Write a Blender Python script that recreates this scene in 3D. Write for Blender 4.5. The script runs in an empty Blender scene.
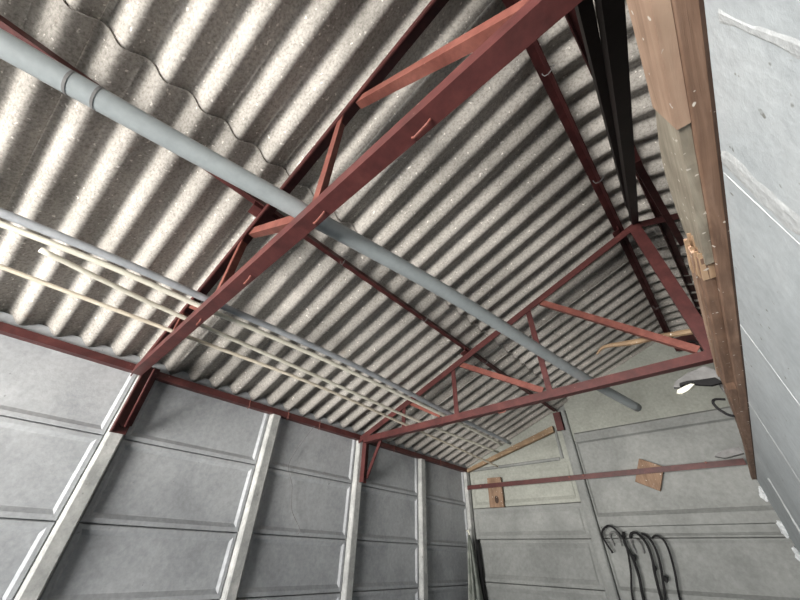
import bpy, bmesh, math, random
from mathutils import Vector, Matrix
random.seed(4)
C = bpy.context.scene.collection
V = Vector

# ------------------------------------------------------------------ dimensions
XL, XR, XRIDGE = -2.5, 2.9, 0.2          # left wall, right wall, ridge line
YF, YB = -3.15, 4.04                      # front wall, back wall
ZF = -1.5                                # floor (camera is at the origin)
SL = 0.3717                              # roof slope
YT1, YT2 = 0.262, 2.125                  # the two trusses
def line_z(x):                           # line of the purlins / rafters, symmetric about the ridge
    return 0.8625 + SL * (2.7 - abs(x - XRIDGE))
PITCH = 0.1487; AMP = 0.025; PH = 0.468
def roof_z(x, r=0.0):
    d = abs(x - XRIDGE)
    if r: d = math.sqrt(d * d + r * r)
    return 0.8625 + 0.0585 + SL * (2.7 - d)

# ------------------------------------------------------------------ materials
def new_mat(name):
    m = bpy.data.materials.new(name); m.use_nodes = True
    nt = m.node_tree; b = nt.nodes['Principled BSDF']
    return m, nt, b
def ramp(nt, fac, stops):
    r = nt.nodes.new('ShaderNodeValToRGB'); e = r.color_ramp.elements
    while len(e) < len(stops): e.new(0.5)
    for i, (p, c) in enumerate(stops):
        e[i].position = p; e[i].color = (*c, 1)
    nt.links.new(fac, r.inputs['Fac']); return r
def noise(nt, vec, scale, detail=4, rough=0.55, dist=0.0):
    n = nt.nodes.new('ShaderNodeTexNoise'); n.inputs['Scale'].default_value = scale
    n.inputs['Detail'].default_value = detail; n.inputs['Roughness'].default_value = rough
    n.inputs['Distortion'].default_value = dist
    nt.links.new(vec, n.inputs['Vector']); return n
def coords(nt, scale=(1, 1, 1), rot=(0, 0, 0)):
    t = nt.nodes.new('ShaderNodeTexCoord'); mp = nt.nodes.new('ShaderNodeMapping')
    mp.inputs['Scale'].default_value = scale; mp.inputs['Rotation'].default_value = rot
    nt.links.new(t.outputs['Object'], mp.inputs['Vector']); return mp.outputs['Vector']
def mix(nt, fac, a, b, mode='MIX'):
    m = nt.nodes.new('ShaderNodeMix'); m.data_type = 'RGBA'; m.blend_type = mode
    for s, v in ((0, fac), (6, a), (7, b)):
        if hasattr(v, 'links'): nt.links.new(v, m.inputs[s])
        else: m.inputs[s].default_value = v if s == 0 else (*v, 1)
    return m.outputs[2]
def bump(nt, b, h, strength, dist=0.004):
    n = nt.nodes.new('ShaderNodeBump'); n.inputs['Strength'].default_value = strength
    n.inputs['Distance'].default_value = dist
    nt.links.new(h, n.inputs['Height']); nt.links.new(n.outputs['Normal'], b.inputs['Normal'])

def mat_mottled(name, c1, c2, c3, scale=3.0, fine=60, rough=0.85, bmp=0.25, speck=None, stretch=(1, 1, 1), blotch=0.5, spec=0.3, bdist=0.004):
    m, nt, b = new_mat(name)
    v = coords(nt, stretch)
    n1 = noise(nt, v, scale, 6, 0.6, 0.4)
    r1 = ramp(nt, n1.outputs['Fac'], [(0.32, c1), (0.52, c2), (0.72, c3)])
    n2 = noise(nt, v, fine, 3, 0.6)
    r2 = ramp(nt, n2.outputs['Fac'], [(0.3, (0.72, 0.72, 0.72)), (0.7, (1.15, 1.15, 1.15))])
    col = mix(nt, blotch, r1.outputs['Color'], r2.outputs['Color'], 'MULTIPLY')
    if speck:
        n3 = noise(nt, v, speck[0], 2, 0.5)
        r3 = ramp(nt, n3.outputs['Fac'], [(speck[1], (0, 0, 0)), (speck[1] + 0.05, (1, 1, 1))])
        col = mix(nt, r3.outputs['Color'], col, speck[2])
    nt.links.new(col, b.inputs['Base Color'])
    b.inputs['Roughness'].default_value = rough
    b.inputs['Specular IOR Level'].default_value = spec
    if bmp: bump(nt, b, n2.outputs['Fac'], bmp, bdist)
    return m

def mat_roof():
    m, nt, b = new_mat('fibre cement roof')
    v = coords(nt)
    n1 = noise(nt, v, 2.2, 5, 0.6)
    r1 = ramp(nt, n1.outputs['Fac'], [(0.3, (0.29, 0.277, 0.255)), (0.55, (0.395, 0.377, 0.35)), (0.75, (0.47, 0.45, 0.42))])
    n2 = noise(nt, v, 85, 4, 0.7)
    r2 = ramp(nt, n2.outputs['Fac'], [(0.34, (0.55, 0.53, 0.51)), (0.5, (1, 1, 1)), (0.66, (1.35, 1.33, 1.3))])
    c = mix(nt, 0.75, r1.outputs['Color'], r2.outputs['Color'], 'MULTIPLY')
    n3 = noise(nt, v, 55, 2, 0.4)                       # pale fibre flecks
    r3 = ramp(nt, n3.outputs['Fac'], [(0.68, (0, 0, 0)), (0.74, (1, 1, 1))])
    c = mix(nt, r3.outputs['Color'], c, (0.80, 0.77, 0.72))
    n4 = noise(nt, v, 7, 3, 0.7)                        # brownish stains
    r4 = ramp(nt, n4.outputs['Fac'], [(0.66, (0, 0, 0)), (0.8, (0.5, 0.5, 0.5))])
    c = mix(nt, r4.outputs['Color'], c, (0.25, 0.19, 0.14))
    nt.links.new(c, b.inputs['Base Color'])
    b.inputs['Roughness'].default_value = 0.9; b.inputs['Specular IOR Level'].default_value = 0.15
    bump(nt, b, n2.outputs['Fac'], 0.3, 0.003)
    return m

def mat_wood(name, dark, mid, light, axis=1, rough=0.75):
    m, nt, b = new_mat(name)
    st = [14, 14, 14]; st[axis] = 1.0
    v = coords(nt, tuple(st))
    n1 = noise(nt, v, 3.0, 6, 0.65, 1.2)
    r1 = ramp(nt, n1.outputs['Fac'], [(0.3, dark), (0.5, mid), (0.72, light)])
    n2 = noise(nt, coords(nt), 12, 3, 0.5)
    r2 = ramp(nt, n2.outputs['Fac'], [(0.35, (0.75, 0.72, 0.7)), (0.65, (1.1, 1.1, 1.1))])
    c = mix(nt, 0.7, r1.outputs['Color'], r2.outputs['Color'], 'MULTIPLY')
    n3 = noise(nt, coords(nt), 75, 1, 0.3)              # dust flecks
    r3 = ramp(nt, n3.outputs['Fac'], [(0.73, (0, 0, 0)), (0.76, (1, 1, 1))])
    c = mix(nt, r3.outputs['Color'], c, (0.6, 0.56, 0.5))
    nt.links.new(c, b.inputs['Base Color']); b.inputs['Roughness'].default_value = rough
    bump(nt, b, n1.outputs['Fac'], 0.5, 0.004)
    return m

def mat_plaster():
    m, nt, b = new_mat('white rendered partition')
    v = coords(nt)
    n1 = noise(nt, v, 3.0, 5, 0.6)
    r1 = ramp(nt, n1.outputs['Fac'], [(0.3, (0.38, 0.42, 0.445)), (0.55, (0.46, 0.505, 0.53)), (0.75, (0.53, 0.57, 0.59))])
    n2 = noise(nt, v, 40, 5, 0.65)
    r2 = ramp(nt, n2.outputs['Fac'], [(0.3, (0.85, 0.85, 0.86)), (0.7, (1.1, 1.1, 1.1))])
    c = mix(nt, 0.8, r1.outputs['Color'], r2.outputs['Color'], 'MULTIPLY')
    n3 = noise(nt, v, 38, 2, 0.6)
    r3 = ramp(nt, n3.outputs['Fac'], [(0.70, (0, 0, 0)), (0.74, (1, 1, 1))])
    c = mix(nt, r3.outputs['Color'], c, (0.22, 0.23, 0.22))
    nt.links.new(c, b.inputs['Base Color'])
    b.inputs['Roughness'].default_value = 0.8
    bump(nt, b, n2.outputs['Fac'], 0.35, 0.003)
    return m

M = dict(
    roof=mat_roof(),
    conc=mat_mottled('grey painted concrete', (0.27, 0.285, 0.30), (0.36, 0.378, 0.395), (0.43, 0.448, 0.463), 2.2, 45, 0.7, 0.25, (30, 0.74, (0.2, 0.2, 0.2)), blotch=0.5),
    conc2=mat_mottled('cream painted concrete', (0.24, 0.25, 0.222), (0.30, 0.312, 0.28), (0.36, 0.37, 0.335), 2.5, 40, 0.75, 0.2),
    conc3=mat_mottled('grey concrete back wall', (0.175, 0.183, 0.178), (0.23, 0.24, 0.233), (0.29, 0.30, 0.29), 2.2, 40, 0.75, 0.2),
    post=mat_mottled('white concrete post', (0.28, 0.29, 0.285), (0.39, 0.40, 0.39), (0.52, 0.52, 0.505), 9, 60, 0.7, 0.35, (25, 0.70, (0.2, 0.2, 0.19))),
    plaster=mat_plaster(),
    joint=mat_mottled('joint mortar', (0.44, 0.465, 0.48), (0.52, 0.55, 0.565), (0.62, 0.64, 0.65), 30, 90, 0.8, 0.35, bdist=0.003),
    floor=mat_mottled('concrete floor', (0.055, 0.055, 0.055), (0.08, 0.08, 0.078), (0.11, 0.11, 0.108), 1.5, 40, 0.85, 0.2),
    apron=mat_mottled('outside concrete', (0.5, 0.49, 0.46), (0.6, 0.59, 0.56), (0.66, 0.65, 0.62), 1.5, 30, 0.9, 0.2),
    red=mat_mottled('red oxide steel', (0.055, 0.017, 0.016), (0.08, 0.023, 0.022), (0.11, 0.035, 0.031), 10, 60, 0.5, 0.15, (60, 0.76, (0.5, 0.38, 0.33)), blotch=0.6, spec=0.4),
    litred=mat_mottled('lit red oxide steel', (0.13, 0.042, 0.033), (0.18, 0.062, 0.048), (0.24, 0.09, 0.07), 10, 60, 0.55, 0.15, (60, 0.76, (0.5, 0.38, 0.33)), blotch=0.6),  # paler copy of the red oxide, lit look put into the colour
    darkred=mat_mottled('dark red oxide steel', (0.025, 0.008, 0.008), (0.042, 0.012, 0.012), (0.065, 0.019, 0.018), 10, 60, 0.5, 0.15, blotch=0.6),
    black=mat_mottled('black and unlit steel', (0.006, 0.004, 0.004), (0.010, 0.006, 0.006), (0.016, 0.009, 0.009), 10, 60, 0.5, 0.1),  # near black: the ridge braces' lack of light is put into the colour
    pipegrey=mat_mottled('grey plastic pipe', (0.26, 0.29, 0.30), (0.31, 0.345, 0.355), (0.36, 0.39, 0.40), 4, 50, 0.4, 0.05, blotch=0.25, spec=0.5),
    pipegal=mat_mottled('dull metal conduit', (0.24, 0.26, 0.28), (0.32, 0.34, 0.36), (0.42, 0.44, 0.46), 8, 60, 0.32, 0.05, blotch=0.4, spec=0.6),
    cream=mat_mottled('cream plastic conduit', (0.58, 0.56, 0.47), (0.68, 0.66, 0.56), (0.76, 0.74, 0.65), 6, 50, 0.5, 0.05, blotch=0.3),
    tan=mat_mottled('yellowed plastic conduit', (0.55, 0.49, 0.39), (0.65, 0.59, 0.48), (0.72, 0.67, 0.56), 6, 50, 0.5, 0.05, blotch=0.3),
    wood=mat_wood('brown timber', (0.13, 0.075, 0.048), (0.20, 0.12, 0.08), (0.27, 0.175, 0.125)),
    woodlight=mat_wood('light brown board', (0.27, 0.18, 0.125), (0.37, 0.25, 0.18), (0.43, 0.31, 0.225)),
    woodgrey=mat_wood('weathered grey board', (0.20, 0.175, 0.135), (0.29, 0.26, 0.205), (0.36, 0.33, 0.265)),
    woodraw=mat_wood('freshly split wood', (0.36, 0.24, 0.15), (0.48, 0.33, 0.21), (0.58, 0.42, 0.28)),
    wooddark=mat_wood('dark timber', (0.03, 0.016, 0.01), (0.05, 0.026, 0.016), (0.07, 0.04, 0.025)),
    batten=mat_wood('tan batten', (0.16, 0.10, 0.06), (0.25, 0.17, 0.10), (0.32, 0.23, 0.14), 0),
    block=mat_wood('block wood', (0.14, 0.085, 0.052), (0.22, 0.14, 0.09), (0.30, 0.20, 0.135), 2),
    tarp=mat_mottled('grey green tarpaulin', (0.12, 0.135, 0.12), (0.24, 0.26, 0.235), (0.45, 0.46, 0.42), 9, 40, 0.6, 0.3),
    rubber=mat_mottled('black rubber', (0.012, 0.012, 0.013), (0.02, 0.02, 0.021), (0.03, 0.03, 0.031), 10, 50, 0.85, 0.1, spec=0.1),
    ivory=mat_mottled('ivory plastic', (0.6, 0.6, 0.5), (0.68, 0.68, 0.58), (0.75, 0.75, 0.66), 10, 50, 0.5, 0.1),
    greydull=mat_mottled('dull grey metal', (0.10, 0.10, 0.10), (0.16, 0.16, 0.16), (0.22, 0.22, 0.22), 10, 50, 0.5, 0.1),
)

# ------------------------------------------------------------------ mesh helpers
def obj(name, bm, m, parent=None, smooth=False, bevel=0.0):
    bmesh.ops.recalc_face_normals(bm, faces=bm.faces)
    me = bpy.data.meshes.new(name); bm.to_mesh(me); bm.free()
    for mm in (m if isinstance(m, (list, tuple)) else [m]): me.materials.append(M[mm])
    if smooth:
        for p in me.polygons: p.use_smooth = True
    o = bpy.data.objects.new(name, me); C.objects.link(o)
    if parent:
        o.parent = parent
        o.location = -(V(parent.location) + (V(parent.parent.location) if parent.parent else V((0, 0, 0))))
    if bevel:
        b = o.modifiers.new('bevel', 'BEVEL'); b.width = bevel; b.segments = 2; b.limit_method = 'ANGLE'
    return o
def tag(o, label, cat, group=None):
    o['label'] = label; o['category'] = cat
    if group: o['group'] = group
    return o
def thing(name, label, cat, loc=(0, 0, 0), group=None):
    o = bpy.data.objects.new(name, None); o.location = loc; C.objects.link(o)
    o.empty_display_size = 0.1
    return tag(o, label, cat, group)
def struct(name, bm, m, smooth=False):
    o = obj(name, bm, m, None, smooth); o['kind'] = 'structure'; return o
def hexa(bm, pts, mi=0):                 # 8 corners: bottom ring 0-3, top ring 4-7
    vs = [bm.verts.new(p) for p in pts]
    for f in ((0, 1, 2, 3), (4, 5, 6, 7), (0, 1, 5, 4), (1, 2, 6, 5), (2, 3, 7, 6), (3, 0, 4, 7)):
        fc = bm.faces.new([vs[i] for i in f]); fc.material_index = mi
def box(bm, a, b, mi=0):
    x0, y0, z0 = a; x1, y1, z1 = b
    hexa(bm, [(x0, y0, z0), (x1, y0, z0), (x1, y1, z0), (x0, y1, z0), (x0, y0, z1), (x1, y0, z1), (x1, y1, z1), (x0, y1, z1)], mi)
def prism(bm, prof, p0, p1):             # extrude list of offset Vectors from p0 to p1
    a = [bm.verts.new(V(p0) + o) for o in prof]; b = [bm.verts.new(V(p1) + o) for o in prof]
    n = len(prof)
    for i in range(n): bm.faces.new((a[i], a[(i + 1) % n], b[(i + 1) % n], b[i]))
    bm.faces.new(a[::-1]); bm.faces.new(b)
def angle(bm, p0, p1, u, v, a, b, t=0.006):   # L-section: corner on the line, legs along u and v
    u = V(u).normalized(); v = V(v).normalized()
    prism(bm, [V((0, 0, 0)), u * a, u * a + v * t, u * t + v * t, u * t + v * b, v * b], p0, p1)
def flat(bm, p0, p1, u, v, a, t):
    u = V(u).normalized(); v = V(v).normalized()
    prism(bm, [-u * a / 2, u * a / 2, u * a / 2 + v * t, -u * a / 2 + v * t], p0, p1)
def tube(bm, pts, r, seg=12, caps=True):
    pts = [V(p) for p in pts]; rings = []; prev = None
    for i, p in enumerate(pts):
        t = (pts[min(i + 1, len(pts) - 1)] - pts[max(i - 1, 0)]).normalized()
        if prev is None:
            prev = t.cross(V((0, 0, 1)) if abs(t.z) < 0.9 else V((1, 0, 0))).normalized()
        n = (prev - t * prev.dot(t)).normalized(); prev = n; bb = t.cross(n)
        rr = r[i] if isinstance(r, (list, tuple)) else r
        rings.append([bm.verts.new(p + (n * math.cos(k * 2 * math.pi / seg) + bb * math.sin(k * 2 * math.pi / seg)) * rr) for k in range(seg)])
    for a, b in zip(rings, rings[1:]):
        for k in range(seg): bm.faces.new((a[k], a[(k + 1) % seg], b[(k + 1) % seg], b[k]))
    if caps: bm.faces.new(rings[0][::-1]); bm.faces.new(rings[-1])
def spline(pts, n=8):
    P = [V(p) for p in pts]; P = [2 * P[0] - P[1]] + P + [2 * P[-1] - P[-2]]; out = []
    for i in range(1, len(P) - 2):
        a, b, c, d = P[i - 1:i + 3]
        for k in range(n):
            t = k / n
            out.append(0.5 * ((2 * b) + (c - a) * t + (2 * a - 5 * b + 4 * c - d) * t * t + (3 * b - a - 3 * c + d) * t ** 3))
    out.append(P[-2]); return out

# ------------------------------------------------------------------ roof (the ceiling of the shed)
TH = 0.007
def corr(y): return -AMP * math.cos(2 * math.pi * (y - PH) / PITCH)
def slab(bm, xs, y0, y1, zf, dz=0.0, seg=14, lap=True):
    n = int(round((y1 - y0) / PITCH * seg)); ys = [y0 + (y1 - y0) * i / n for i in range(n + 1)]
    lo, hi = [], []
    for x in xs:
        a, b = [], []
        for y in ys:
            w = 0.0
            z = zf(x) + corr(y) + dz + w
            a.append(bm.verts.new((x, y, z))); b.append(bm.verts.new((x, y, z + TH)))
        lo.append(a); hi.append(b)
    m = len(xs) - 1
    for i in range(m):
        for j in range(n):
            bm.faces.new((lo[i][j], lo[i][j + 1], lo[i + 1][j + 1], lo[i + 1][j]))
            bm.faces.new((hi[i][j], hi[i + 1][j], hi[i + 1][j + 1], hi[i][j + 1]))
    for j in range(n):
        bm.faces.new((lo[0][j], hi[0][j], hi[0][j + 1], lo[0][j + 1]))
        bm.faces.new((lo[m][j], lo[m][j + 1], hi[m][j + 1], hi[m][j]))
    for i in range(m):
        bm.faces.new((lo[i][0], lo[i + 1][0], hi[i + 1][0], hi[i][0]))
        bm.faces.new((lo[i][n], hi[i][n], hi[i + 1][n], lo[i + 1][n]))
def sheets(bm, xs, zf, dz):
    """side-lapped sheets, each about seven corrugations wide; every other one sits a sheet-thickness lower"""
    seams = [-3.3, -2.6, -1.56, -0.516, 0.524, 1.565, 2.606, 3.647, 4.32]
    for i in range(len(seams) - 1):
        slab(bm, xs, seams[i] - (0.06 if i else 0), seams[i + 1], zf, dz + (0.0075 if i % 2 else 0.0))
def ragged(xe): return xe
bm = bmesh.new(); sheets(bm, [-2.72, -2.0, -1.04], roof_z, 0.0); sheets(bm, [-1.30, -0.6, 0.09], roof_z, 0.0155)
o = struct('ceiling', bm, 'roof', True)
bm = bmesh.new(); sheets(bm, [0.31, 1.0, 1.70], roof_z, 0.0155); sheets(bm, [1.44, 2.2, 3.12], roof_z, 0.0)
o = struct('ceiling', bm, 'roof', True)
bm = bmesh.new()
for i in range(8):
    y0, y1 = [-3.3, -2.6, -1.56, -0.516, 0.524, 1.565, 2.606, 3.647, 4.32][i:i + 2]
    slab(bm, [0.2 + 0.3 * k / 12 for k in range(-12, 13)], y0 - (0.05 if i else 0), y1, lambda x: roof_z(x, 0.14) + 0.045, 0.006 * (i % 2))
o = struct('ceiling', bm, 'roof', True)

# ------------------------------------------------------------------ walls
def tray(bm, O, U, N, u0, u1, z0, z1, rim=0.022, ch=0.022, d=0.016, th=0.06, top=None, mi=0, rims=(1, 1, 1, 1), sc=.6):
    """precast panel: raised rim round a recessed field. O origin, U along wall, N inward normal.
       field at N*0, rim at N*d; rims = (left, right, bottom, top)"""
    g = 0.0025; u0 += g; u1 -= g; z0 += g; z1 -= g
    O = V(O); U = V(U); N = V(N); Z = V((0, 0, 1))
    P = lambda u, z, n: O + U * u + Z * z + N * n
    def ring(a, n, k):
        l, r_, b, t = [a * q for q in rims]
        return [P(u0 + l, z0 + b, n), P(u1 - r_, z0 + b, n), P(u1 - r_, z1 - t, n), P(u0 + l, z1 - t, n)]
    R = [ring(0, -th, 0), ring(0, d - 0.004, 0), [p for p in ring(0.004, d, 0)], ring(rim, d, 0), [P(u0 + (rim + ch * sc) * rims[0], z0 + rim + ch, 0), P(u1 - (rim + ch * sc) * rims[1], z0 + rim + ch, 0), P(u1 - (rim + ch * sc) * rims[1], z1 - rim - ch, 0), P(u0 + (rim + ch * sc) * rims[0], z1 - rim - ch, 0)]]
    R[2] = [P(u0 + .004, z0 + .004, d), P(u1 - .004, z0 + .004, d), P(u1 - .004, z1 - .004, d), P(u0 + .004, z1 - .004, d)]
    vs = [[bm.verts.new(p) for p in r] for r in R]
    for a, b in zip(vs, vs[1:]):
        for i in range(4):
            try:
                f = bm.faces.new((a[i], a[(i + 1) % 4], b[(i + 1) % 4], b[i])); f.material_index = mi
            except ValueError: pass
    f = bm.faces.new(vs[-1]); f.material_index = mi
    f = bm.faces.new(vs[0][::-1]); f.material_index = mi

# left wall
POSTY = [0.31 + 0.912 * k for k in range(-4, 5)]      # near edge of every post
PW = 0.085
bm = bmesh.new()
rows_l = [(-1.5, -1.02), (-1.02, -0.62), (-0.62, -0.225), (-0.225, 0.092), (0.092, 0.487), (0.487, 0.915)]
ends = [YF] + [y for y in POSTY if y > YF] + [YB + 0.06]
for i, y in enumerate(ends[:-1]):
    a = y + (PW if i else 0); b = ends[i + 1]
    if b - a < 0.1: continue
    for z0, z1 in rows_l:
        tray(bm, (XL, 0, 0), (0, 1, 0), (1, 0, 0), a, b, z0, z1)
box(bm, (XL - 0.10, YF, ZF), (XL - 0.052, YB + 0.1, 0.87))
struct('wall_left', bm, 'conc')
def stepz(x): return roof_z(x) - AMP
# back wall
bm = bmesh.new()
def gable(bm, y0, y1, xs, zb, mi):
    for xa, xb in zip(xs, xs[1:]):
        za, zc = roof_z(xa) + 0.02, roof_z(xb) + 0.02
        hexa(bm, [(xa, y0, zb), (xb, y0, zb), (xb, y1, zb), (xa, y1, zb), (xa, y0, za), (xb, y0, zc), (xb, y1, zc), (xa, y1, za)], mi)
XBP = [-1.195, 0.62, 1.6, 2.6]                    # back posts (left edge)
BP = 0.095
for z0, z1, mi in ((-1.5, -0.9, 0), (-0.9, -0.51, 0), (-0.51, -0.2, 0), (-0.2, 0.165, 0), (0.165, 0.46, 0), (0.46, 0.84, 1)):
    tray(bm, (0, YB, 0), (1, 0, 0), (0, -1, 0), -2.44, -1.195, z0, z1, mi=mi, d=0.018, rim=0.03, ch=0.035)
for k in range(3):
    a = XBP[k] + BP; b = XBP[k + 1]
    for z0, z1, mi in ((-1.5, -0.94, 0), (-0.94, -0.36, 0), (-0.36, 0.167, 0)):
        tray(bm, (0, YB, 0), (1, 0, 0), (0, -1, 0), a, b, z0, z1, mi=mi, d=0.012, rim=0.012, ch=0.02)
    # stepped band above the joint, then the broad upper panels
    tray(bm, (0, YB, 0), (1, 0, 0), (0, -1, 0), a, b, 0.167, 1.02, mi=0, d=0.016, rim=0.012, ch=0.02)
    prism(bm, [V((0, 0, -.05)), V((0, -.030, -.045)), V((0, -.030, .03)), V((0, 0, .065))], (a + .02, YB, 0.30), (b - .02, YB, 0.30))
    prism(bm, [V((0, 0, -.05)), V((0, -.026, -.045)), V((0, -.026, .03)), V((0, 0, .055))], (a + .02, YB, -0.22), (b - .02, YB, -0.22))
# gable field above the panels
gable(bm, YB + 0.004, YB + 0.1, [-2.5, -2.0, -1.5, -1.19], 0.84, 1)
gable(bm, YB - 0.012, YB + 0.1, [-1.1, -0.5, 0.0, 0.2, 0.8, 1.5, 2.2, 2.9], 1.02, 1)
prism(bm, [V((0, 0, -.06)), V((0, -.028, -.05)), V((0, -.028, .03)), V((0, 0, .05))], (-1.08, YB - .010, 1.05), (0.61, YB - .010, 1.05))
box(bm, (-2.6, YB + 0.06, ZF), (3.0, YB + 0.12, 0.9), 0)
# raised frame lines in the upper left panel
prism(bm, [V((0, 0, -.02)), V((0, -.016, -.012)), V((0, -.016, .006)), V((0, 0, .014))], (-2.40, YB + .002, 0.875), (-1.30, YB + .002, 0.875))
prism(bm, [V((-.02, 0, 0)), V((-.012, -.016, 0)), V((.006, -.016, 0)), V((.016, 0, 0))], (-1.27, YB + .002, 0.87), (-1.27, YB + .002, 1.17))
gable(bm, YB + 0.02, YB + 0.1, [-1.2, -1.1], 0.84, 0)
gable(bm, YB + 0.13, YB + 0.17, [-2.7, -1.5, 0, .2, .4, 1.6, 3.1], ZF, 0)
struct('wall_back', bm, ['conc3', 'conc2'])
# right and front walls (front has the open doorway behind the camera)
bm = bmesh.new()
for i, y in enumerate(ends[:-1]):
    for z0, z1 in rows_l:
        tray(bm, (XR, 0, 0), (0, -1, 0), (-1, 0, 0), -ends[i + 1], -y, z0, z1)
box(bm, (XR + 0.052, YF, ZF), (XR + 0.1, YB + 0.1, 0.87))
struct('wall_right', bm, 'conc')
bm = bmesh.new()
DX0, DX1, DZ = -2.25, 0.12, 0.42
gable(bm, YF - 0.1, YF, [-2.6, -2.25], -1.5, 0)
gable(bm, YF - 0.1, YF, [-2.25, -1.0, 0.12], DZ, 0)
gable(bm, YF - 0.1, YF, [0.12, 0.2, 1.5, 2.9, 3.0], -1.5, 0)
struct('wall_front', bm, 'conc')
bm = bmesh.new(); box(bm, (-2.7, YF - 0.1, ZF - 0.1), (3.1, YB + 0.2, ZF)); struct('floor', bm, 'floor')
bm = bmesh.new(); box(bm, (-3, YF - 1.0, ZF - 0.12), (3.2, YF - 0.1, ZF - 0.02)); o = struct('floor', bm, 'apron')

# partition of white rendered blocks, close to the camera, with a timber plate on top
def xw(y): return 0.207 - 0.0138 * y
YP0, YP1 = -0.55, YB
bm = bmesh.new()
n = 24
hexa(bm, [(xw(YP0), YP0, ZF), (xw(YP0) + .1, YP0, ZF), (xw(YP1) + .1, YP1, ZF), (xw(YP1), YP1, ZF),
          (xw(YP0), YP0, 0.53), (xw(YP0) + .1, YP0, 0.53), (xw(YP1) + .1, YP1, 0.53), (xw(YP1), YP1, 0.53)])
struct('wall_partition', bm, 'plaster')
def seam(y, w, d, z0=ZF, z1=0.528, rag=0.4, step=0.03, lean=0.0):
    """proud strip of joint mortar running up the face of the partition"""
    k = int((z1 - z0) / step); prev = None
    bmx = bmesh.new()
    for i in range(k + 1):
        z = z0 + (z1 - z0) * i / k
        a = w * (1 + random.uniform(-rag, rag)); b = w * (1 + random.uniform(-rag, rag)); dd = d * (1 + random.uniform(-.4, .4))
        yy = y + lean * (z1 - z) + random.uniform(-1, 1) * w * 0.12 * rag
        cur = [bmx.verts.new((xw(yy - a) + .001, yy - a, z)), bmx.verts.new((xw(yy) - dd, yy - a * .3, z)),
               bmx.verts.new((xw(yy) - dd, yy + b * .3, z)), bmx.verts.new((xw(yy + b) + .001, yy + b, z))]
        if prev:
            for q in range(3): bmx.faces.new((prev[q], prev[q + 1], cur[q + 1], cur[q]))
        prev = cur
    return bmx
for args in ((0.555, 0.034, 0.0008, ZF, .528, .4), (0.59, 0.003, 0.0006, ZF, .528, .5), (1.19, 0.003, 0.0008, ZF, .528, .3), (1.93, 0.016, 0.0012, ZF, .528, .5), (0.31, 0.013, 0.0006, ZF, .5, .5), (3.0, 0.02, 0.006, ZF, .4, .4)):
    o = obj('trim_1', seam(*args), 'joint'); o['kind'] = 'structure'
# mortar lumps where the partition meets the back wall
bm = bmesh.new()
for z, s in ((0.46, .020), (0.43, .024), (0.405, .016), (0.24, .022), (0.21, .026), (0.18, .016), (0.09, .018), (0.05, .022), (-.05, .02)):
    mtx = Matrix.Translation((xw(YB) - .008 + random.uniform(-.01, .0), YB - 0.03, z)) @ Matrix.Diagonal((s * .8, s * .4, s * 1.3, 1))
    r = bmesh.ops.create_icosphere(bm, subdivisions=2, radius=1, matrix=mtx)
    for v in r['verts']: v.co += V((random.uniform(-1, 1), random.uniform(-1, 1), random.uniform(-1, 1))) * s * .22
o = obj('trim_2', bm, 'joint'); o['kind'] = 'structure'

# ------------------------------------------------------------------ concrete posts of the left wall
ordn = {0: 'nearest whole concrete post of the left wall, the one carrying the near truss bracket',
        1: 'pale concrete post on left wall between the two truss bracket posts',
        2: 'pale concrete post on left wall carrying the far truss bracket',
        3: 'pale concrete post on left wall between the far truss bracket and the back corner',
        4: 'pale concrete post in the corner where left wall meets back wall'}
for k, y in enumerate([0.31 + 0.912 * k for k in range(5)]):
    bm = bmesh.new()
    if k == 4: y = 3.945
    prism(bm, [V((0, 0, 0)), V((.052, .006, 0)), V((.058, .014, 0)), V((.058, PW - .014, 0)), V((.052, PW - .006, 0)), V((0, PW, 0))], (XL, y, ZF), (XL, y, 0.845))
    o = obj('concrete_post', bm, 'post'); tag(o, ordn[k], 'post', 'posts of the left wall')
bl = ['grey concrete post in the back wall left of the hanging black cables', 'concrete post in the back wall behind the timber topped partition']
for k in range(1):
    bm = bmesh.new(); x = XBP[k]
    zt = roof_z(x) - .06
    prism(bm, [V((0, 0, 0)), V((.008, -.055, 0)), V((.03, -.062, 0)), V((.085, -.062, 0)), V((.095, -.05, 0)), V((.095, 0, 0))], (x, YB, ZF), (x, YB, zt))
    tag(obj('concrete_post', bm, 'conc3'), bl[k], 'post')

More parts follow.
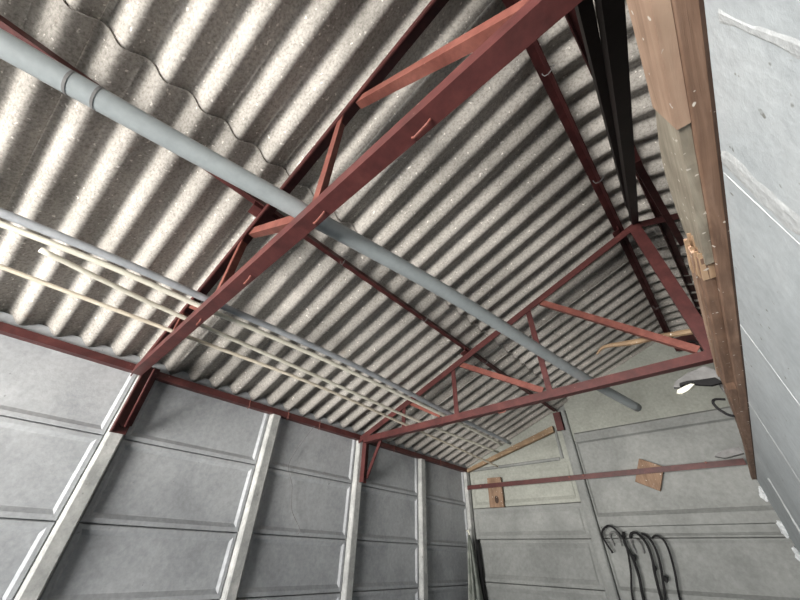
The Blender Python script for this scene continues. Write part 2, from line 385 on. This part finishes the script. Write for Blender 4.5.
# ------------------------------------------------------------------ trusses
def truss(Y, label, mchord, mweb, near):
    t = thing('roof_truss', label, 'truss', (XL + .06, Y, .80))
    zc = 0.81
    bm = bmesh.new(); angle(bm, (XL + .12, Y, zc), (XR - .12, Y, zc), (0, 0, 1), (0, 1, 0), 0.05, 0.05, 0.006)
    chord = obj('bottom_chord', bm, mchord, t)
    up = V((SL, 0, -1)).normalized()
    for s in (-1, 1):
        nd = V((-s * SL, 0, -1)).normalized()
        x0 = XL + .03 if s < 0 else XR - .03
        p0 = V((x0, Y + .010, line_z(x0) - .012)); p1 = V((XRIDGE, Y + .010, line_z(XRIDGE) - .012))
        bm = bmesh.new(); angle(bm, p0, p1, nd, (0, 1, 0), 0.05, 0.05, 0.006)
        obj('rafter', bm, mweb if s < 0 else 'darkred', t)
    bm = bmesh.new(); angle(bm, (XRIDGE - .040, Y + .008, 0.815), (XRIDGE - .040, Y + .008, line_z(XRIDGE) - .03), (1, 0, 0), (0, 1, 0), 0.068, 0.04, 0.007)
    obj('king_post', bm, mchord, t)
    yw = Y + .008
    for s in (-1, 1):
        X = lambda x: x if s < 0 else 2 * XRIDGE - x
        for x in (-1.92, -1.38, -0.665):
            bm = bmesh.new(); angle(bm, (X(x), yw + .008, 0.82), (X(x), yw + .008, line_z(x) - .03), (-s, 0, 0), (0, 1, 0), 0.038, 0.038, 0.005)
            obj('upright', bm, mweb if not near else 'litred', t)
        for a, b in (((-1.86, 1.055), (-1.53, 0.87)), ((-1.32, 1.255), (-0.70, 0.86)), ((-0.56, 1.53), (0.13, 0.87))):
            p0 = V((X(a[0]), yw + .016, a[1])); p1 = V((X(b[0]), yw + .016, b[1]))
            d = (p1 - p0).normalized(); nn = V((0, 1, 0)).cross(d)
            if nn.z < 0: nn = -nn
            bm = bmesh.new(); angle(bm, p0, p1, nn, (0, 1, 0), 0.04, 0.034, 0.005)
            obj('diagonal_brace', bm, 'litred', t)
        # foot on the wall post: upright angle, diagonal and gusset
        xe = XL + .058 if s < 0 else XR - .058
        bm = bmesh.new(); angle(bm, (xe, Y + .052, 0.50), (xe, Y + .052, 0.90), (0, 1, 0), (-s, 0, 0), 0.078, 0.05, 0.006)
        pb = obj('post_bracket', bm, mchord, t)
        bm = bmesh.new(); angle(bm, (xe - s * .02, Y + .10, 0.545), (xe - s * .20, Y + .07, 0.83), (0, 1, 0), (-s * .83, 0, -.55), 0.035, 0.032, 0.005)
        obj('knee_brace', bm, mchord, t)
        bm = bmesh.new(); tube(bm, [(xe - s * .004, Y + .09, 0.545), (xe - s * .028, Y + .09, 0.545)], .012, 6)
        obj('bolt', bm, 'red', pb)
    # lugs welded on the chord
    bm = bmesh.new()
    for x in ((-1.06, -0.62, -0.22, -1.5) if near else (-1.0,)):
        bm = bmesh.new(); tube(bm, [(x - .03, Y + .035, zc - .002), (x - .022, Y + .035, zc - .009), (x + .022, Y + .03, zc - .010), (x + .03, Y + .03, zc - .002)], .0035, 6)
        obj('weld_lug', bm, 'litred', chord)
    return t
def gp(x, Y):
    bm = bmesh.new()
    z = line_z(x) - .02
    prism(bm, [V((-.11, 0, -.055)), V((.11, 0, -.055)), V((.05, 0, -.13)), V((-.05, 0, -.13))], (x, Y + .001, z), (x, Y + .007, z))
    return bm
T1 = truss(YT1, 'large dark red steel truss closest to the camera, crossing the roof diagonally', 'red', 'red', True)
T2 = truss(YT2, 'complete red steel truss further back in front of the gable wall', 'litred' if 0 else 'red', 'red', False)

# longitudinal bracing between the trusses, under the ridge
t = thing('ridge_brace', 'steel strut coloured nearly black as unlit, running up from near truss to the far truss peak', 'brace', (0.2, YT1, .86))
bm = bmesh.new(); angle(bm, (0.185, YT1 + .09, 0.87), (0.19, YT2, 1.83), (1, 0, 0), (0, -.47, .88), 0.04, 0.04, 0.006)
obj('main_angle', bm, 'black', t)
bm = bmesh.new(); angle(bm, (0.158, YT1 + .09, 0.93), (0.188, YT2 - .25, 1.74), (1, 0, 0), (0, -.42, .9), 0.028, 0.03, 0.005)
obj('doubling_angle', bm, 'black', t)
bm = bmesh.new(); angle(bm, (0.235, 1.27, 1.42), (0.33, YT2 - .02, 1.50), (0, 0, 1), (1, 0, 0), 0.03, 0.03, 0.005)
tag(obj('ridge_strut', bm, 'darkred'), 'thin dark red strut from the unlit brace to behind the far truss king post', 'brace')

# ------------------------------------------------------------------ purlins
def purlin(x, y0, y1, m, label, skew=0, cleats=True, ties=(), group='purlins under the roof sheets', h=.04):
    t = thing('purlin', label, 'purlin', (x, y0, line_z(x)), group)
    s = 1 if x < XRIDGE else -1
    u = V((s * SL, 0, -1)).normalized() if 0 else V((SL * s, 0, -1)).normalized()
    wv = V((-1 * s, 0, -SL)).normalized()
    p = V((x, 0, line_z(x) + .030))
    bm = bmesh.new(); angle(bm, (p.x + skew * (y0 - 1.4), y0, p.z), (p.x + skew * (y1 - 1.4), y1, p.z), u, wv, h, 0.04, 0.005)
    bar = obj('bar', bm, m, t)
    if cleats:
        for Y in (YT1, YT2):
            bm = bmesh.new(); q = p + wv * .01
            angle(bm, (q.x + u.x * .0, Y - .035, q.z - .045), (q.x, Y + .085, q.z - .045), (-s, 0, -SL), (0, 0, 1), .05, .035, .006)
            obj('cleat', bm, m, t)
    for y in ties:
        bm = bmesh.new(); c = p + u * .02
        tube(bm, [c + V((math.cos(a) * .030, (y) + .006 * math.sin(a * 2), math.sin(a) * .030)) for a in [k * math.pi / 5 for k in range(11)]], .0018, 5)
        obj('tie_wire', bm, 'greydull', bar)
    return t
purlin(-1.19, YF, YB - .02, 'red', 'dark red purlin halfway up the left roof slope', ties=(-.12, .78, 1.55, 2.4), h=.045)
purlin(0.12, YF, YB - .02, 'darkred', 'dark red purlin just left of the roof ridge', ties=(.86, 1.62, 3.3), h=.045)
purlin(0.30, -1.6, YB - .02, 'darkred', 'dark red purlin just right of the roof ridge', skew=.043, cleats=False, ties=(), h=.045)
purlin(1.6, YF, YB - .02, 'red', 'dark red purlin on the hidden right roof slope', h=.045)
t = thing('eave_rail', 'dark red steel rail along the top of the left wall under the roof sheets', 'rail', (XL + .03, YF, .86))
bm = bmesh.new(); angle(bm, (XL + .062, YF + .02, .846), (XL + .062, YB - .02, .846), (0, 0, 1), (-1, 0, 0), .042, .05, .005); bar = obj('bar', bm, 'red', t)
for y in (1.02, 1.35, 1.66, 2.6, 3.4):
    bm = bmesh.new(); tube(bm, [(XL + .066, y, .90), (XL + .070, y, .87), (XL + .07, y + .003, .84), (XL + .06, y, .825)], .0025, 5); obj('hook_bolt', bm, 'litred', bar)
# closure filler above the rail
bm = bmesh.new()
box(bm, (XL - .02, YF, .85), (XL + .025, YB, .952)); o = obj('trim_3', bm, 'conc'); o['kind'] = 'structure'

# thin wire trailing down the left wall
bm = bmesh.new(); tube(bm, spline([(XL + .07, 1.61, .84), (XL + .035, 1.52, .66), (XL + .03, 1.47, .52), (XL + .035, 1.53, .40), (XL + .03, 1.57, .25), (XL + .035, 1.66, .14), (XL + .03, 1.66, .10)], 6), .0022, 5)
tag(obj('hanging_wire', bm, 'greydull'), 'thin dark wire hanging down the left wall from the eave rail', 'wire')

# ------------------------------------------------------------------ pipes laid on the truss chords
ZC = 0.81 + .05
def pipe(name, pts, r, m, label, caps=False, group=None, joint=(), seg=16, cat='pipe'):
    pts = [(p[0] * .979, p[1] * .979 if p[1] not in (YT1, YT2) else p[1], p[2]) for p in pts]
    t = thing(name, label, cat, pts[0], group)
    bm = bmesh.new(); tube(bm, spline(pts, 10), r, seg); tb = obj('tube', bm, m, t, True)
    for y in joint:
        P = spline(pts, 40); i = min(range(1, len(P) - 1), key=lambda k: abs(P[k].y - y)); d = (P[i + 1] - P[i - 1]).normalized()
        bm = bmesh.new(); tube(bm, [P[i] - d * .003, P[i] + d * .003], r * 1.035, seg); obj('joint_ring', bm, 'greydull', tb)
    return t
z = ZC + .031
pipe('drain_pipe', [(-.985, -1.25, z), (-.835, -.33, z), (-.725, YT1 + .003, z), (-.60, .98, z + .004), (-.44, YT2, z), (-.305, 2.93, z - .01)], .030, 'pipegrey',
     'thick grey plastic pipe lying on both trusses, with its free end near the back wall', joint=(-.33, -.27))
g = 'thin conduits lying on the trusses'
z = ZC + .016
pipe('conduit', [(-1.60, -1.1, z), (-1.475, -.2, z), (-1.445, YT1, z), (-1.42, 1.1, z + .003), (-1.452, YT2, z), (-1.464, 3.22, z - .005)], .0155, 'pipegal', 'grey metal conduit, uppermost of the thin conduits on the trusses', group=g)
z = ZC + .012
pipe('conduit', [(-1.68, -1.1, z), (-1.535, -.2, z), (-1.515, YT1, z), (-1.492, 1.1, z + .002), (-1.508, YT2, z), (-1.545, 3.2, z - .006)], .0115, 'cream', 'cream conduit lying right beside the grey metal conduit', group=g)
pipe('conduit', [(-1.619, -.285, z), (-1.66, 0.05, z - .002), (-1.675, YT1, z), (-1.71, 1.1, z + .0), (-1.758, YT2, z), (-1.72, 3.45, z - .006)], .0105, 'cream', 'cream conduit whose near end stops short, second lowest of the conduits', group=g)
z = ZC + .010
pipe('conduit', [(-1.89, -1.2, z), (-1.868, -.39, z), (-1.85, YT1, z), (-1.825, 1.15, z), (-1.90, YT2, z), (-1.94, 3.1, z - .02), (-1.965, 3.88, .825)], .0095, 'tan', 'lowest and thinnest yellowish conduit, its far end reaching the back wall', group=g)

# ------------------------------------------------------------------ back wall fittings
t = thing('wall_rail', 'dark red steel rail running across the back wall', 'rail', (-2.44, 3.95, .66))
bm = bmesh.new(); angle(bm, (-2.44, 3.938, .695), (0.14, 3.938, .675), (0, 0, -1), (0, 1, 0), .045, .036, .005); bar = obj('bar', bm, 'red', t)
for x in (-2.25, -1.22, -1.08, -.1):
    bm = bmesh.new(); tube(bm, [(x, 3.94, .672), (x, 3.928, .672)], .009, 6); obj('bolt', bm, 'litred', bar)
def block(cx, cz, w, h, a, label, y=3.985):
    bm = bmesh.new(); box(bm, (-w / 2, -.010, -h / 2), (w / 2, .022, h / 2))
    bmesh.ops.rotate(bm, verts=bm.verts, cent=(0, 0, 0), matrix=Matrix.Rotation(a, 3, 'Y'))
    o = obj('wood_block', bm, 'block', None, False, .003); o.location = (cx, y, cz)
    return tag(o, label, 'wood block')
b1 = block(-2.095, .605, .175, .30, 0.03, 'upright brown wood block behind the red rail near the left corner')
bm = bmesh.new(); mtx = Matrix.Translation((-2.085, 3.969, .53)) @ Matrix.Rotation(math.pi / 2, 4, 'X') @ Matrix.Diagonal((.024, .038, 1, 1))
bmesh.ops.create_circle(bm, cap_ends=True, segments=16, radius=1, matrix=mtx)
r = bmesh.ops.extrude_face_region(bm, geom=bm.faces[:]); bmesh.ops.translate(bm, verts=[v for v in r['geom'] if isinstance(v, bmesh.types.BMVert)], vec=(0, .004, 0))
k = obj('knot', bm, 'wooddark'); k.parent = b1; k.location = -V(b1.location)
block(-.535, .635, .185, .21, .50, 'tilted brown wood block behind the red rail above the black cables')

# batten under the left gable verge and bracket at the purlin end
bm = bmesh.new()
hexa(bm, [(-2.44, 3.965, .845), (-1.27, 3.965, 1.135), (-1.27, 4.015, 1.135), (-2.44, 4.015, .845), (-2.44, 3.965, .885), (-1.27, 3.965, 1.20), (-1.27, 4.015, 1.20), (-2.44, 4.015, .885)])
tag(obj('gable_batten', bm, 'batten', None, False, .004), 'tan wooden batten sloping up the back gable below the roof edge', 'batten')
t = thing('purlin_bracket', 'red steel bracket at top of back wall post beside the tan batten', 'bracket', (-1.19, 3.97, 1.2))
bm = bmesh.new(); box(bm, (-1.225, 3.955, 1.13), (-1.14, 3.965, 1.33)); obj('plate', bm, 'red', t)
bm = bmesh.new(); box(bm, (-1.15, 3.955, 1.13), (-1.14, 4.04, 1.33)); obj('side_plate', bm, 'red', t)
t = thing('purlin_bracket', 'dark steel bracket under the ridge at the top of the back wall', 'bracket', (.2, 3.97, 1.7))
bm = bmesh.new(); box(bm, (0.10, 3.95, 1.66), (0.30, 3.96, 1.80)); box(bm, (0.19, 3.96, 1.66), (0.20, YB - .013, 1.78)); obj('plate', bm, 'darkred', t)
bm = bmesh.new(); tube(bm, spline([(.22, 3.94, 1.72), (.27, 3.93, 1.70), (.285, 3.94, 1.64), (.29, 3.97, 1.5)], 6), .013, 8); obj('bent_rod', bm, 'black', t, True)

# loose stick tied behind the far truss
bm = bmesh.new()
P = spline([(-.335, 2.30, 1.085), (-.27, 2.285, 1.112), (-.12, 2.28, 1.085), (.05, 2.275, 1.065), (.23, 2.262, 1.03)], 5)
tube(bm, P, [.005 + .012 * min(1, i / 9) for i in range(len(P))], 7)
tag(obj('wooden_stick', bm, 'batten'), 'rough tan wooden stick lodged behind the far truss next to its king post', 'stick')

# black cables hung on the back wall
def cable(pts, r, label, clips=()):
    t = thing('hanging_cable', label, 'cable', pts[0], 'black cables hung on the back wall')
    bm = bmesh.new(); tube(bm, spline(pts, 8), r, 8); cord = obj('cord', bm, 'rubber', t, True)
    for (p, s) in clips:
        bm = bmesh.new(); mtx = Matrix.Translation(p) @ Matrix.Diagonal((s * .9, s * .7, s * 1.3, 1)); bmesh.ops.create_icosphere(bm, subdivisions=2, radius=1, matrix=mtx)
        obj('clip', bm, 'rubber', cord, True)
    return t
Yc = 3.955
cable([(-1.03, Yc, .06), (-1.075, Yc, .18), (-1.045, Yc, .235), (-.985, Yc - .01, .255), (-.93, Yc - .01, .205), (-.905, Yc, .12), (-.93, Yc, -.05), (-.985, Yc, -.25), (-1.0, Yc, -.6)], .008, 'leftmost black cable, arching highest beside the back post')
cable([(-.90, Yc + .02, .21), (-.91, Yc, .13), (-.885, Yc, .02), (-.885, Yc, -.1), (-.905, Yc, -.24), (-.93, Yc, -.6)], .011, 'thick black cable hanging straight between the two wall hooks', [((-.875, Yc, .03), .018)])
cable([(-.86, Yc + .03, .17), (-.83, Yc, .20), (-.785, Yc, .195), (-.745, Yc, .12), (-.745, Yc, .02), (-.762, Yc, -.07), (-.78, Yc, -.24), (-.80, Yc, -.6)], .010, 'black cable arching over right of the second wall hook', [((-.75, Yc, -.03), .017)])
cable([(-.76, Yc + .03, .20), (-.715, Yc, .165), (-.695, Yc, .10), (-.70, Yc, 0.0), (-.73, Yc, -.14), (-.755, Yc, -.25), (-.79, Yc, -.6)], .009, 'black cable second from the right with a clip lower down', [((-.70, Yc, -.10), .018)])
cable([(-.69, Yc + .03, .17), (-.655, Yc, .18), (-.615, Yc, .15), (-.605, Yc, .08), (-.62, Yc, -.05), (-.655, Yc, -.22), (-.70, Yc, -.6)], .008, 'rightmost black cable hanging on the back wall')
for x, z, lb in ((-.985, .175, 'small dark wall hook inside the leftmost cable arch'), (-.83, .125, 'small dark wall hook between the middle cables')):
    bm = bmesh.new(); tube(bm, spline([(x - .03, YB - .012, z - .06), (x - .035, YB - .05, z), (x - .02, YB - .07, z + .03), (x + .02, YB - .07, z + .03), (x + .035, YB - .05, z), (x + .03, YB - .012, z - .06)], 5), .006, 8)
    tag(obj('wall_hook', bm, 'greydull', None, True), lb, 'hook')

# folded tarpaulin in the corner, with a dark strip beside it standing for shadow
bm = bmesh.new(); nr, ns = 26, 60; rings = []
for i in range(nr):
    f = i / (nr - 1); z = .20 - 1.35 * f; R = .012 + .12 * f ** .8
    cx = XL + .075 + .03 * f + .05 * f; cy = 3.86 - .08 * f
    rings.append([bm.verts.new((cx + math.cos(a) * R * .55 * (1 + .34 * math.sin(7 * a + 2.2 * f)), cy + math.sin(a) * R * 1.3 * (1 + .30 * math.sin(7 * a + 2.2 * f) + .1 * math.sin(13 * a)), z)) for a in [k * 2 * math.pi / ns for k in range(ns)]])
for a, b in zip(rings, rings[1:]):
    for k in range(ns): bm.faces.new((a[k], a[(k + 1) % ns], b[(k + 1) % ns], b[k]))
bm.faces.new(rings[0]); bm.faces.new(rings[-1])
t = thing('tarpaulin', 'folded grey green tarpaulin hanging in the back left corner', 'tarpaulin', (XL + .08, 3.86, .2))
obj('cloth', bm, 'tarp', t, True)
bm = bmesh.new(); tube(bm, [(XL + .05, 3.86, .235), (XL + .075, 3.855, .24), (XL + .085, 3.855, .20)], .008, 8); obj('hanging_eye', bm, 'ivory', t, True)
bm = bmesh.new(); tube(bm, [(XL + .10, 3.985, .16), (XL + .17, 3.96, ZF + .02)], .022, 10)  # slim black tube added in place of the corner's shadow
tag(obj('corner_shadow_strip', bm, 'rubber', None, True), 'dark strip standing for the shadow in the back left corner beside the tarpaulin', 'shadow strip')

# ------------------------------------------------------------------ timber on top of the partition
WG = 'timber boards on the partition top'
def edge_board(y0, y1, off, th, zlo, zhi, m, n=14, e0=0.0, e1=0.0, jit=.004):
    """board with worn edges following the partition; off = distance left of its face; e0/e1 = slant of ends"""
    bm = bmesh.new(); prev = None
    for i in range(n + 1):
        f = i / n; f2 = f
        row = []
        zl = zlo(f) if callable(zlo) else zlo; zh = zhi(f) if callable(zhi) else zhi
        jl = random.uniform(-jit, jit); jh = random.uniform(-jit, jit)
        for (dx, z, hi) in ((off, zl + jl, 0), (off + th, zl + jl, 0), (off + th, zh + jh, 1), (off, zh + jh, 1)):
            sl = (e0 * (1 - f) + e1 * f) * (1 if hi else 0)
            y = y0 + (y1 - y0) * f + sl
            row.append(bm.verts.new((xw(y) - dx, y, z)))
        if prev:
            for q in range(4): bm.faces.new((prev[q], prev[(q + 1) % 4], row[(q + 1) % 4], row[q]))
        else: bm.faces.new(row)
        prev = row
    bm.faces.new(prev[::-1]); return bm
bm = edge_board(YP0, YB - .05, -0.004, .032, .532, lambda f: .60 if f < .6 else .60 - (f - .6) * .12, 'wood', 50, jit=.0005)
tp = obj('timber_plate', bm, 'wood', None, False, .003)
k = obj('shadow_gap_strip', edge_board(YP0, YB - .06, -.0045, .0085, .5302, .5318, 'wooddark', 90, jit=.0002), 'wooddark'); k.parent = tp  # dark strip painted in for the shadow gap between plate and wall
tag(tp, 'long brown timber plate lying on top of the white partition', 'timber', WG)
bm = edge_board(-.45, .46, .0285, .018, .534, .618, 'woodlight', 26, e1=-.0, jit=.0003)
tag(obj('timber_board', bm, 'woodlight'), 'light brown board nailed to the timber plate, closest to the camera', 'board', WG)
bm = edge_board(.40, .86, .0285, .015, .538, lambda f: .61 + .045 * math.sin(f * 3.1), 'woodgrey', 22, e0=.04, jit=.0004)
tag(obj('timber_board', bm, 'woodgrey'), 'weathered grey board between the light brown board and the split timber', 'board', WG)
t = thing('split_timber', 'long split brown timber with a pale broken end beside the white partition', 'timber', (xw(1) - .04, 1.0, .55), WG)
def lerp_tab(y, tab):
    for (a, p), (b, q) in zip(tab, tab[1:]):
        if y <= b: return p + (q - p) * max(0, (y - a)) / (b - a)
    return tab[-1][1]
bm = bmesh.new(); prev = None
for i in range(71):
    y = .84 + (4.0 - .84) * i / 70
    o_ = lerp_tab(y, ((.8, .052), (1.7, .056), (2.4, .040), (3.6, .018), (4.0, .006))) + random.uniform(-.0008, .0008)
    zt = lerp_tab(y, ((.8, .590), (1.0, .592), (1.35, .608), (1.7, .598), (2.4, .577), (3.6, .55), (4, .545))) + random.uniform(-.0015, .0015)
    zb = .545 if y < 1.7 else .5335
    row = [bm.verts.new((xw(y) - a, y, z)) for a, z in ((-.002 if y > 2 else .0287, zb), (o_ - .004, zb), (o_, zb + .005), (o_ - .002, zt), (.0287 if y < 3 else o_ * .5, zt + .004))]
    if prev:
        for q in range(5): bm.faces.new((prev[q], prev[(q + 1) % 5], row[(q + 1) % 5], row[q]))
    else: bm.faces.new(row)
    prev = row
bm.faces.new(prev[::-1])
pk = obj('plank', bm, 'wood', t)
bm = edge_board(.83, 1.75, .0515, .006, lambda f: .562 + .03 * f, lambda f: .592 + .012 * f, 'batten', 24, e0=-.02, jit=.0005)
obj('sliver', bm, 'woodlight', t)
bm = bmesh.new()
for k in range(9):
    y = .80 + random.uniform(-.012, .03); z = .550 + (k % 5) * .010; o1 = .030 + .0028 * k
    a = .006 + random.uniform(0, .002)
    hexa(bm, [(xw(y) - o1, y, z - a * .5), (xw(y) - o1 - a, y, z - a * .5), (xw(.93) - o1 - a * 1.1, .93, z - a), (xw(.93) - o1 + a * .6, .93, z - a),
              (xw(y) - o1, y + .012, z + a * .5), (xw(y) - o1 - a, y + .006, z + a * .5), (xw(.93) - o1 - a * 1.1, .93, z + a), (xw(.93) - o1 + a * .6, .93, z + a)])
obj('splintered_end', bm, 'woodraw', pk)
# objects lying on the partition top
t = thing('hand_tool', 'black handled tool with ivory tip sticking out past the timber', 'tool', (.09, 1.9, .62))
yb = 1.9
bm = bmesh.new()
for pts, m_, nm in ((((-.028, .607), (-.02, .622), (.02, .634), (.048, .640), (.05, .633), (.02, .612), (-.01, .602)), 'ivory', 'blade'),
                    (((-.005, .636), (.0, .65), (.03, .652), (.075, .645), (.125, .642), (.14, .615), (.10, .612), (.06, .626), (.03, .640)), 'rubber', 'handle')):
    b_ = bmesh.new(); prism(b_, [V((x, 0, z_)) for x, z_ in pts], (0, yb - .008, 0), (0, yb + .012, 0))
    obj(nm, b_, m_, t)
bm.free()
bm = bmesh.new(); tube(bm, spline([(.135, 2.22, .64), (.10, 2.21, .645), (.085, 2.20, .63), (.090, 2.2, .60), (.112, 2.2, .565), (.14, 2.2, .55)], 6), .006, 8)
tag(obj('wire_loop', bm, 'rubber', None, True), 'black wire loop poking out from the timber on the partition', 'wire loop')
bm = bmesh.new(); P = [(-.02, 3.4, .612), (0, 3.4, .626), (.06, 3.4, .648), (.13, 3.4, .652), (.14, 3.4, .612), (.03, 3.4, .594)]
prism(bm, [V(p) for p in P], (0, -.02, 0), (0, .03, 0))
tag(obj('metal_offcut', bm, 'greydull'), 'dull grey metal offcut sticking out just above the red back rail', 'offcut')
bm = bmesh.new(); prism(bm, [V((x, 0, z_)) for x, z_ in ((-.03, .675), (-.01, .70), (.05, .725), (.12, .74), (.155, .70), (.16, .602), (.135, .604), (.125, .68), (.06, .672), (0, .665))], (0, 2.0, 0), (0, 2.03, 0))
tag(obj('board_scrap', bm, 'greydull'), 'blurred grey scrap piece above the ivory tipped tool', 'scrap')

# ------------------------------------------------------------------ light: daylight through the doorway behind the camera
w = bpy.data.worlds.new('sky'); bpy.context.scene.world = w; w.use_nodes = True
nt = w.node_tree; bg = nt.nodes['Background']
tc = nt.nodes.new('ShaderNodeTexCoord'); sp = nt.nodes.new('ShaderNodeSeparateXYZ'); nt.links.new(tc.outputs['Generated'], sp.inputs[0])
rp = nt.nodes.new('ShaderNodeMapRange'); rp.inputs[1].default_value = -1; rp.inputs[2].default_value = 1; nt.links.new(sp.outputs['Z'], rp.inputs[0])
cr = ramp(nt, rp.outputs[0], [(0.10, (.50, .48, .45)), (0.25, (.95, .91, .855)), (0.41, (1.0, 0.955, 0.90)), (0.495, (1.0, 0.955, 0.90)), (0.505, (0.06, 0.075, 0.095)), (1.0, (0.04, 0.05, 0.07))])   # sunlit yard towards the horizon, shaded ground close by, open sky above
nt.links.new(cr.outputs['Color'], bg.inputs['Color']); bg.inputs['Strength'].default_value = 54.0
ld = bpy.data.lights.new('doorway_daylight', 'AREA'); ld.shape = 'RECTANGLE'; ld.size = DX1 - DX0; ld.size_y = DZ - ZF
ld.energy = 1; ld.cycles.is_portal = True
lo = bpy.data.objects.new('doorway_daylight', ld); C.objects.link(lo)
lo.location = ((DX0 + DX1) / 2, YF - .05, (DZ + ZF) / 2); lo.rotation_euler = (math.radians(90), 0, 0)

# ------------------------------------------------------------------ camera
cd = bpy.data.cameras.new('camera'); cam = bpy.data.objects.new('camera', cd); C.objects.link(cam)
F = 327.3086
cd.sensor_fit = 'HORIZONTAL'; cd.sensor_width = 36; cd.lens = F / 800 * 36; cd.clip_start = .01
r0 = V((0.7452568, 0.6663908, 0.0227039)); r1 = V((0.3969419, -0.4707636, 0.7879205)); r2 = V((-0.5357512, 0.5781910, 0.6153582))
m = Matrix((r0, r1, -r2)).transposed().to_4x4()
cam.matrix_world = m
bpy.context.scene.camera = cam
vs = bpy.context.scene.view_settings
vs.view_transform = 'Standard'; vs.look = 'None'; vs.gamma = 1; vs.use_curve_mapping = False; vs.exposure = 0.0
